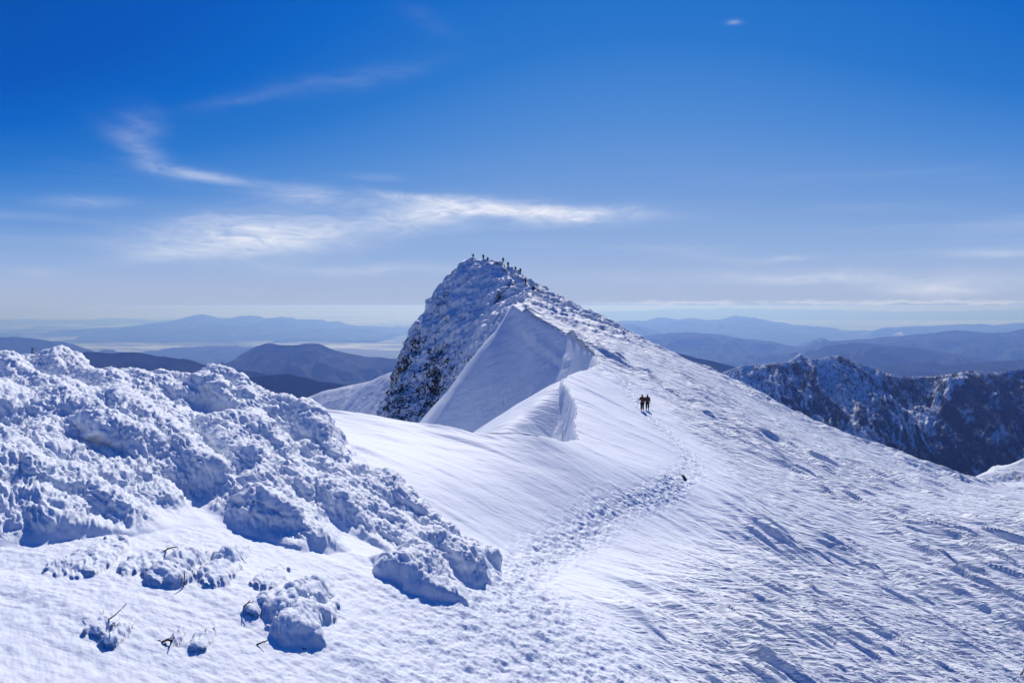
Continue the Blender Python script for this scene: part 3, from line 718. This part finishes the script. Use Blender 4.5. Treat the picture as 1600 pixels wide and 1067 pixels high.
ridge_strip('snow_spur', [(505,690,255),(520,655,250),(548,620,246),(566,602,243),(592,589,240),(606,583,238),(622,580,236),(660,582,232),(720,600,228)], 70, .5, 9, 221, steep=.62, back=1.3)

# valley floor out to the horizon
def plain():
    m, t, b = material('snowy_farmland_painted_mist')
    g = t.new('ShaderNodeNewGeometry'); pos = g.outputs['Position']
    big = t.noise(t.mapping(pos, scale=(.7, 1, 1)), .00016, 4, .55)
    fine = t.noise(t.mapping(pos, scale=(.55, 1.1, 1)), .0011, 5, .68)
    k = t.m('ADD', t.m('MULTIPLY', big, .5), t.m('MULTIPLY', fine, .5))
    k = t.m('ADD', k, t.ramp(t.vm('LENGTH', pos), 38000, 75000, 0, .05))  # pale cover grows far out: horizon mist painted into the ground colour
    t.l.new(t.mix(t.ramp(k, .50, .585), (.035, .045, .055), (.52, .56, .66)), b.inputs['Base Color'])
    b.inputs['Roughness'].default_value = .9
    n = 96; rs = [0, 1500, 3000, 6000, 12000, 24000, 48000, 98000]
    V = [(0, 0, BASE)]; Fc = []
    for r in rs[1:]:
        for k_ in range(n):
            a = 2 * math.pi * k_ / n; V.append((r * math.cos(a), r * math.sin(a), BASE))
    for k_ in range(n): Fc.append((0, 1 + k_, 1 + (k_ + 1) % n))
    for q in range(len(rs) - 2):
        for k_ in range(n):
            a = 1 + q * n + k_; b_ = 1 + q * n + (k_ + 1) % n; Fc.append((a, a + n, b_ + n, b_))
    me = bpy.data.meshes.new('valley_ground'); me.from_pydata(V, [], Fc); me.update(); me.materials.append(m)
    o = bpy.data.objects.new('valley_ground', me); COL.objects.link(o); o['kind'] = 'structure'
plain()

def haze():
    x, y0, y1, z0, z1 = 99000, -99000, 99000, BASE - 20, 32
    V = [(a, b, c) for c in (z0, z1) for b in (y0, y1) for a in (-x, x)]
    Fc = [(0, 2, 3, 1), (4, 5, 7, 6), (0, 1, 5, 4), (2, 6, 7, 3), (0, 4, 6, 2), (1, 3, 7, 5)]
    me = bpy.data.meshes.new('haze'); me.from_pydata(V, [], Fc); me.update()
    m = bpy.data.materials.new('valley_air'); m.use_nodes = True; t = NT(m.node_tree); t.n.clear()
    pv = t.new('ShaderNodeVolumePrincipled'); o_ = t.new('ShaderNodeOutputMaterial'); t.l.new(pv.outputs[0], o_.inputs['Volume'])
    pv.inputs['Density'].default_value = HAZE_D; pv.inputs['Color'].default_value = HAZE_C
    pv.inputs['Anisotropy'].default_value = HAZE_G; pv.inputs['Absorption Color'].default_value = (.86, .88, .92, 1)
    me.materials.append(m); o = bpy.data.objects.new('haze', me); COL.objects.link(o); o['kind'] = 'stuff'
    o['label'] = 'pale blue air haze filling the valleys'; o['category'] = 'haze'
HAZE_D, HAZE_C, HAZE_G = 7.8e-5, (.172, .33, 1.0, 1), .42
haze()
# ---------------------------------------------------------------- people, twigs, rocks
import bmesh
def flat_mat(name, col, rough=.8, var=.15, scale=8):
    m, t, b = material(name)
    tc = t.new('ShaderNodeTexCoord')
    n = t.noise(tc.outputs['Object'], scale, 3, .6)
    c2 = tuple(min(1, c * (1 + var)) for c in col); c1 = tuple(c * (1 - var) for c in col)
    t.l.new(t.mix(n, c1, c2), b.inputs['Base Color']); b.inputs['Roughness'].default_value = rough
    return m
MT = {k: flat_mat(k, c, r) for k, c, r in (
    ('skin', (.26, .15, .11), .6), ('dark_red_cloth', (.10, .008, .010), .75), ('black_cloth', (.006, .0065, .008), .8), ('navy_cloth', (.006, .009, .02), .8),
    ('charcoal_cloth', (.010, .010, .012), .85), ('olive_cloth', (.035, .04, .006), .75), ('orange_cloth', (.06, .02, .006), .7), ('brown_cloth', (.02, .012, .008), .8),
    ('boot_leather', (.02, .016, .013), .6), ('pole_metal', (.10, .10, .11), .4), ('hair', (.01, .008, .007), .6))}
def mk(name, bm, mat, parent=None, smooth=True):
    me = bpy.data.meshes.new(name); bm.to_mesh(me); bm.free()
    if smooth: me.polygons.foreach_set('use_smooth', np.ones(len(me.polygons), bool))
    me.materials.append(mat); o = bpy.data.objects.new(name, me); COL.objects.link(o)
    if parent: o.parent = parent
    return o
def skinned(name, J, E, mat, parent, sub=1, root=None):
    bm = bmesh.new(); lay = bm.verts.layers.skin.verify(); V = {}
    for k, (x, y, z, r) in J.items():
        v = bm.verts.new((x, y, z)); rr = r if isinstance(r, tuple) else (r, r); v[lay].radius = rr; V[k] = v
        if k == (root or next(iter(J))): v[lay].use_root = True
    for a, b in E: bm.edges.new((V[a], V[b]))
    o = mk(name, bm, mat, parent)
    s = o.modifiers.new('skin', 'SKIN'); s.use_smooth_shade = True
    if sub: o.modifiers.new('smooth', 'SUBSURF').levels = sub; o.modifiers['smooth'].render_levels = sub
    return o
def blob(name, mat, parent, c, r, seg=10, cut=None, sq=0.0):
    bm = bmesh.new(); bmesh.ops.create_uvsphere(bm, u_segments=seg * 2, v_segments=seg, radius=1)
    for v in bm.verts:
        p = v.co.copy()
        if sq: p = Vector([math.copysign(abs(a) ** (1 - sq), a) for a in p])
        v.co = Vector((c[0] + p.x * r[0], c[1] + p.y * r[1], c[2] + p.z * r[2]))
    if cut is not None:
        bmesh.ops.bisect_plane(bm, geom=bm.verts[:] + bm.edges[:] + bm.faces[:], plane_co=(0, 0, cut), plane_no=(0, 0, -1), clear_outer=True)
    return mk(name, bm, mat, parent)
def make_person(jacket, trousers, pack, hat, arms='down', stride=.14, lean=.05):
    """body facing +Y, feet at the origin"""
    root = bpy.data.objects.new('person', None); COL.objects.link(root)
    L = lean; s = stride
    if arms == 'down': A = {1: ((.25, -.03, 1.17), (.29, .10, .95)), -1: ((-.25, -.03, 1.17), (-.29, .10, .95))}
    elif arms == 'pole': A = {1: ((.27, .0, 1.17), (.32, .14, 1.0)), -1: ((-.30, .02, 1.18), (-.36, .20, 1.22))}
    else: A = {1: ((.24, .16, 1.24), (.10, .36, 1.48)), -1: ((-.24, .16, 1.24), (-.10, .36, 1.48))}      # hands up holding a camera to the face
    J = {'pelvis': (0, 0, .95, .12), 'waist': (0, L * .4, 1.12, .12), 'chest': (0, L, 1.34, (.15, .11)), 'neck': (0, L * 1.3, 1.50, .055), 'jaw': (0, L * 1.5 + .01, 1.585, (.07, .08)), 'crown': (0, L * 1.5, 1.68, (.078, .09)), 'nose': (0, L * 1.5 + .105, 1.62, .014)}
    E = [('pelvis', 'waist'), ('waist', 'chest'), ('chest', 'neck'), ('neck', 'jaw'), ('jaw', 'crown'), ('jaw', 'nose')]
    JJ = {'chest': (0, L, 1.34, (.23, .17)), 'waist': (0, L * .4, 1.12, (.21, .17)), 'hem': (0, 0, .88, (.225, .18)), 'collar': (0, L * 1.3, 1.49, .085)}
    JE = [('chest', 'waist'), ('waist', 'hem'), ('chest', 'collar')]
    TJ = {'pelvis': (0, 0, .93, (.16, .13))}; TE = []
    for k in (1, -1):
        e, h = A[k]; n = 'r' if k > 0 else 'l'
        J['sh' + n] = (k * .17, L, 1.42, .06); J['el' + n] = (*e, .045); J['wr' + n] = (*h, .03)
        d = (Vector(h) - Vector(e)).normalized(); sd = Vector((0, 0, 1)).cross(d).normalized()
        pm = Vector(h) + d * .07; J['pm' + n] = (*pm, (.04, .022))
        E += [('chest', 'sh' + n), ('sh' + n, 'el' + n), ('el' + n, 'wr' + n), ('wr' + n, 'pm' + n)]
        for q, ln in enumerate((.07, .08, .075, .06)):
            f1 = pm + d * .035 + sd * (.03 - .02 * q); f2 = f1 + d * ln * .6 + Vector((0, 0, -.01)); f3 = f2 + d * ln * .4 + Vector((0, 0, -.02))
            J[f'f{q}{n}'] = (*f1, .009); J[f'g{q}{n}'] = (*f2, .008); J[f'h{q}{n}'] = (*f3, .007)
            E += [('pm' + n, f'f{q}{n}'), (f'f{q}{n}', f'g{q}{n}'), (f'g{q}{n}', f'h{q}{n}')]
        t1 = Vector(h) + d * .03 - sd * k * .035; t2 = t1 + d * .045 - sd * k * .015
        J['t' + n] = (*t1, .011); J['u' + n] = (*t2, .009); E += [('wr' + n, 't' + n), ('t' + n, 'u' + n)]
        JJ['sh' + n] = (k * .185, L, 1.42, .11); JJ['el' + n] = (*e, .085); JJ['wr' + n] = (*h, .065); JE += [('chest', 'sh' + n), ('sh' + n, 'el' + n), ('el' + n, 'wr' + n)]
        f = s * k
        J['hip' + n] = (k * .10, 0, .88, .085); J['kn' + n] = (k * .11, f * .6 + .05, .49, .055); J['an' + n] = (k * .12, f, .11, .04); J['to' + n] = (k * .13, f + .15, .05, .035)
        E += [('pelvis', 'hip' + n), ('hip' + n, 'kn' + n), ('kn' + n, 'an' + n), ('an' + n, 'to' + n)]
        TJ['hip' + n] = (k * .105, 0, .84, .13); TJ['kn' + n] = (k * .115, f * .6 + .045, .49, .10); TJ['an' + n] = (k * .12, f, .17, .085)
        TE += [('pelvis', 'hip' + n), ('hip' + n, 'kn' + n), ('kn' + n, 'an' + n)]
        skinned('boot', {'a': (k * .12, f, .17, .062), 'b': (k * .12, f - .01, .06, .058), 'c': (k * .13, f + .10, .05, .05), 'd': (k * .135, f + .17, .04, .035)}, [('a', 'b'), ('b', 'c'), ('c', 'd')], MT['boot_leather'], root)
    skinned('body', J, E, MT['skin'], root); skinned('jacket', JJ, JE, MT[jacket], root); skinned('trousers', TJ, TE, MT[trousers], root)
    blob('backpack', MT[pack], root, (0, L - .22, 1.24), (.15, .11, .27), 8, sq=.45)
    blob('hat', MT[hat], root, (0, L * 1.5 - .005, 1.66), (.098, .108, .105), 8, cut=1.60)
    for k in (-1, 1):
        bm = bmesh.new(); pts = [Vector((k * .09, L - .16, 1.44)), Vector((k * .11, L - .02, 1.535)), Vector((k * .12, L + .15, 1.42)), Vector((k * .14, L + .13, 1.15)), Vector((k * .12, L - .14, 1.06))]
        ring = []
        for p in pts: ring.append((bm.verts.new(p + Vector((-.022, 0, 0))), bm.verts.new(p + Vector((.022, 0, 0)))))
        for a, b in zip(ring, ring[1:]): bm.faces.new((a[0], a[1], b[1], b[0]))
        o = mk('shoulder_strap', bm, MT[pack], root); sm = o.modifiers.new('thick', 'SOLIDIFY'); sm.thickness = .012
    return root
def copy_tree(o, parent=None):
    c = o.copy(); COL.objects.link(c); c.parent = parent
    for ch in list(o.children): copy_tree(ch, c)
    return c
def skyline(px, y0, y1):
    a = P(px, 400, 1.0); j = int(np.argmin(np.abs(us - a[0]))); c = GP[:, j]
    ok = (c[:, 1] > y0) & (c[:, 1] < y1); k = int(np.argmax(np.where(ok, c[:, 2] / c[:, 1], -9)))
    return Vector((float(c[k, 0]), float(c[k, 1]), float(c[k, 2])))
red = make_person('dark_red_cloth', 'black_cloth', 'dark_red_cloth', 'black_cloth', 'pole', .07)
grn = make_person('black_cloth', 'black_cloth', 'olive_cloth', 'black_cloth', 'down', .05)
g1 = 'pair of hikers on the ridge trail'
tag(red, 'hiker in a dark red jacket with black trousers standing on the snow trail', 'person', g1)
tag(grn, 'hiker in a black jacket with an olive green backpack beside the red jacket', 'person', g1)
p1 = pick(1003.5, 642, 50, 90); p2 = pick(1011.5, 641.5, 50, 90)
red.location = p1 - Vector((0, 0, .03)); grn.location = p2 - Vector((0, 0, .03)); red.rotation_euler.z = R_(8); grn.rotation_euler.z = R_(-6)
_s = 26.5 / FPX * p1.y / 1.78; red.scale = (_s,) * 3; grn.scale = (_s * .97,) * 3
def trekking_pole(top, foot, label, group=None):
    bm = bmesh.new(); d = (foot - top); n = 8; ax = d.normalized(); e1 = ax.orthogonal().normalized(); e2 = ax.cross(e1)
    prof = [(0, .018), (.10, .018), (.11, .009), (.55, .008), (.56, .006), (.955, .005), (.956, .04), (.962, .04), (.963, .005), (1, .002)]
    prev = None
    for t_, r in prof:
        ring = [bm.verts.new(top + d * t_ + (e1 * math.cos(q * 2 * math.pi / n) + e2 * math.sin(q * 2 * math.pi / n)) * r) for q in range(n)]
        if prev:
            for q in range(n): bm.faces.new((prev[q], prev[(q + 1) % n], ring[(q + 1) % n], ring[q]))
        prev = ring
    o = mk('trekking_pole', bm, MT['pole_metal']); tag(o, label, 'trekking pole', group); return o
bpy.context.view_layer.update()
hl = red.matrix_world @ Vector((-.36, .28, 1.22)); trekking_pole(hl + Vector((-.03, 0, .22)), hl + Vector((-.10, .10, -1.15)), 'thin trekking pole held in the left hand of the hiker in dark red')
far_protos = {'a': make_person('black_cloth', 'navy_cloth', 'charcoal_cloth', 'black_cloth', 'down', .16), 'b': make_person('brown_cloth', 'black_cloth', 'orange_cloth', 'black_cloth', 'camera', .08),
              'c': make_person('navy_cloth', 'charcoal_cloth', 'black_cloth', 'charcoal_cloth', 'pole', .12)}
FAR = [(739, 'b', 70, 0, 'climber in dark brown raising a camera at the left end of the summit line'),
       (754, 'c', 30, 0, 'climber with one arm out standing just right of the summit climber'),
       (760.5, 'a', -20, .9, 'climber partly hidden behind the snow edge, only the upper body showing, right of the summit'),
       (784, 'c', -30, 0, 'lone climber standing tall on the skyline halfway down from the summit'),
       (794.5, 'a', 150, .35, 'climber behind a rime lump just below the lone skyline climber'),
       (803.5, 'a', 60, 1.0, 'climber showing only head and shoulders above the snow on the descending skyline'),
       (811, 'c', 170, .3, 'climber half hidden by rime midway on the descending line')]
used = set()
for px, k, rz, sink, lab in FAR:
    o = far_protos[k] if k not in used else copy_tree(far_protos[k]); used.add(k)
    q = skyline(px, 150, 240); o.location = q + Vector((0, .4 if sink else 0, -.08 - sink)); o.rotation_euler.z = R_(rz); o.scale = (1.22, 1.22, 1.08)
    tag(o, lab, 'person', 'climbers on the peak skyline')
for px, py, k, rz, lab in ((821, 445.5, 'b', 15, 'second lowest climber, stepping up through rime lumps near the crest'), (833.5, 457.5, 'a', 5, 'lowest climber of the line, with a shadow on the bright snow')):
    o = copy_tree(far_protos[k]); q = pick(px, py, 140, 260); o.location = q - Vector((0, 0, .05)); o.rotation_euler.z = R_(rz); o.scale = (1.22, 1.22, 1.08); tag(o, lab, 'person', 'climbers on the peak skyline')

BARK = flat_mat('frozen_bark', (.018, .013, .012), .85, .5, 60)
def tube(bm, pts, rads, n=6):
    prev = None
    for i, p in enumerate(pts):
        d = (pts[min(i + 1, len(pts) - 1)] - pts[max(i - 1, 0)]).normalized(); e1 = d.orthogonal().normalized(); e2 = d.cross(e1)
        ring = [bm.verts.new(p + (e1 * math.cos(q * 2 * math.pi / n) + e2 * math.sin(q * 2 * math.pi / n)) * rads[i]) for q in range(n)]
        if prev:
            for q in range(n): bm.faces.new((prev[q], prev[(q + 1) % n], ring[(q + 1) % n], ring[q]))
        else: bm.faces.new(ring[::-1])
        prev = ring
    bm.faces.new(prev)
rr = random.Random(3)
def twig(base, strands, label, r=.009, y_lean=0.0):
    """base: pixel where it leaves the snow; strands: chains of pixels measured off at that distance"""
    g = pick(*base, 7, 60); Y = g.y; bm = bmesh.new()
    for st in strands:
        pts = []
        for i, (a, b) in enumerate(st):
            pts.append(Vector(((a - base[0]) / FPX * Y, y_lean * i * .02 + rr.uniform(-.01, .01), -(b - base[1]) / FPX * Y + .01)))
        fine = []
        for a, b in zip(pts, pts[1:]):
            for q in range(4): fine.append(a.lerp(b, q / 4) + Vector((rr.uniform(-1, 1), rr.uniform(-1, 1), rr.uniform(-1, 1))) * r * .35)
        fine.append(pts[-1]); n = len(fine)
        tube(bm, fine, [r * (1 - .55 * i / n) * rr.uniform(.85, 1.2) for i in range(n)])
    o = mk('twig', bm, BARK); o.location = g; tag(o, label, 'twig', 'dead twigs poking out of the near snow'); return o
twig((259, 861), [[(257, 862), (262, 858), (270, 855.5), (277, 855), (279, 858.5)], [(252, 866), (255, 863)]], 'arched dark twig bending over the top of a rime lump', .017)
twig((287, 917), [[(287, 917), (288, 904), (289, 892)]], 'short upright twig in the gap between two rime lumps', .016)
twig((171, 970), [[(169, 970), (179, 963), (200, 943)]], 'longest twig, straight and slanting up to the right from smooth snow', .013)
twig((131, 969), [[(130, 969), (136, 967), (142, 965.5)]], 'thin low twig lying on top of the small lump left of the long slanted twig', .006)
twig((380, 953), [[(380, 954), (381, 947), (387, 943), (392, 941), (397, 940)], [(387, 943), (391, 938)]], 'forked curved twig above a small round snow lump', .014)
twig((258, 1004), [[(246, 1003), (253, 1004.5), (262, 1001), (269, 1001.5), (273, 996)], [(269, 1001.5), (266, 1008)]], 'thick broken twig lying flat in a hollow near the bottom', .022)
twig((404, 1007), [[(402, 1007), (410, 1004), (418, 1001)]], 'short stout twig stuck in the left side of the big round lump', .018)
twig((175, 984), [[(174, 984), (178, 979)], [(175, 983), (180, 984)]], 'tiny stub of twig just below the long slanted twig', .008)
twig((162, 958), [[(162, 958), (161.5, 952)]], 'tiny pale stalk left of the long slanted twig', .004)
twig((435, 963), [[(434, 964), (435, 960)]], 'tiny dark stub on top of the big round lump', .012)
twig((476, 1016), [[(472, 1015), (480, 1015)]], 'small stub on the right shoulder of the big round lump', .009)
twig((50, 546), [[(50, 548), (50, 536)], [(50, 541), (54, 537)]], 'small stick standing on top of the rime mound against the far hills', .022)
twig((878, 684), [[(878, 686), (879, 677), (881, 673)], [(883, 686), (885, 680)]], 'small dark stalks at the foot of the cornice block', .03)
twig((1596, 1056), [[(1592, 1060), (1596, 1050), (1600, 1047)], [(1594, 1056), (1602, 1058)], [(1596, 1054), (1601, 1040)]], 'dark twig cluster at the right end of the snow slope', .02)
twig((1305, 1007), [[(1302, 1008), (1308, 1005)]], 'small brownish stub alone on the streaked slope', .018)

ROCK = flat_mat('dark_rock', (.035, .030, .026), .9, .6, 3)
def rock(loc, sz, label, seed, n=1, name='rock'):
    bm = bmesh.new(); bmesh.ops.create_icosphere(bm, subdivisions=4, radius=1)
    co = np.array([v.co[:] for v in bm.verts], F32)
    q = co * 1.2 + seed
    d = .30 * perlin3(q.astype(F32), 1) + .35 * (worley3((q * 1.5).astype(F32), 2) - .5) + .08 * perlin3((q * 5).astype(F32), 3)
    co = co * (1 + d)[:, None] * np.array(sz)
    for v, c in zip(bm.verts, co): v.co = Vector([float(a) for a in c])
    o = mk(name, bm, ROCK, smooth=False); o.location = loc; tag(o, label, 'rock'); return o
q = pick(1071, 750, 30, 60); rock(q + Vector((-.05, .25, -.12)), (.17, .34, .30), 'dark rock under the wind lip beside the trodden trail', 4)
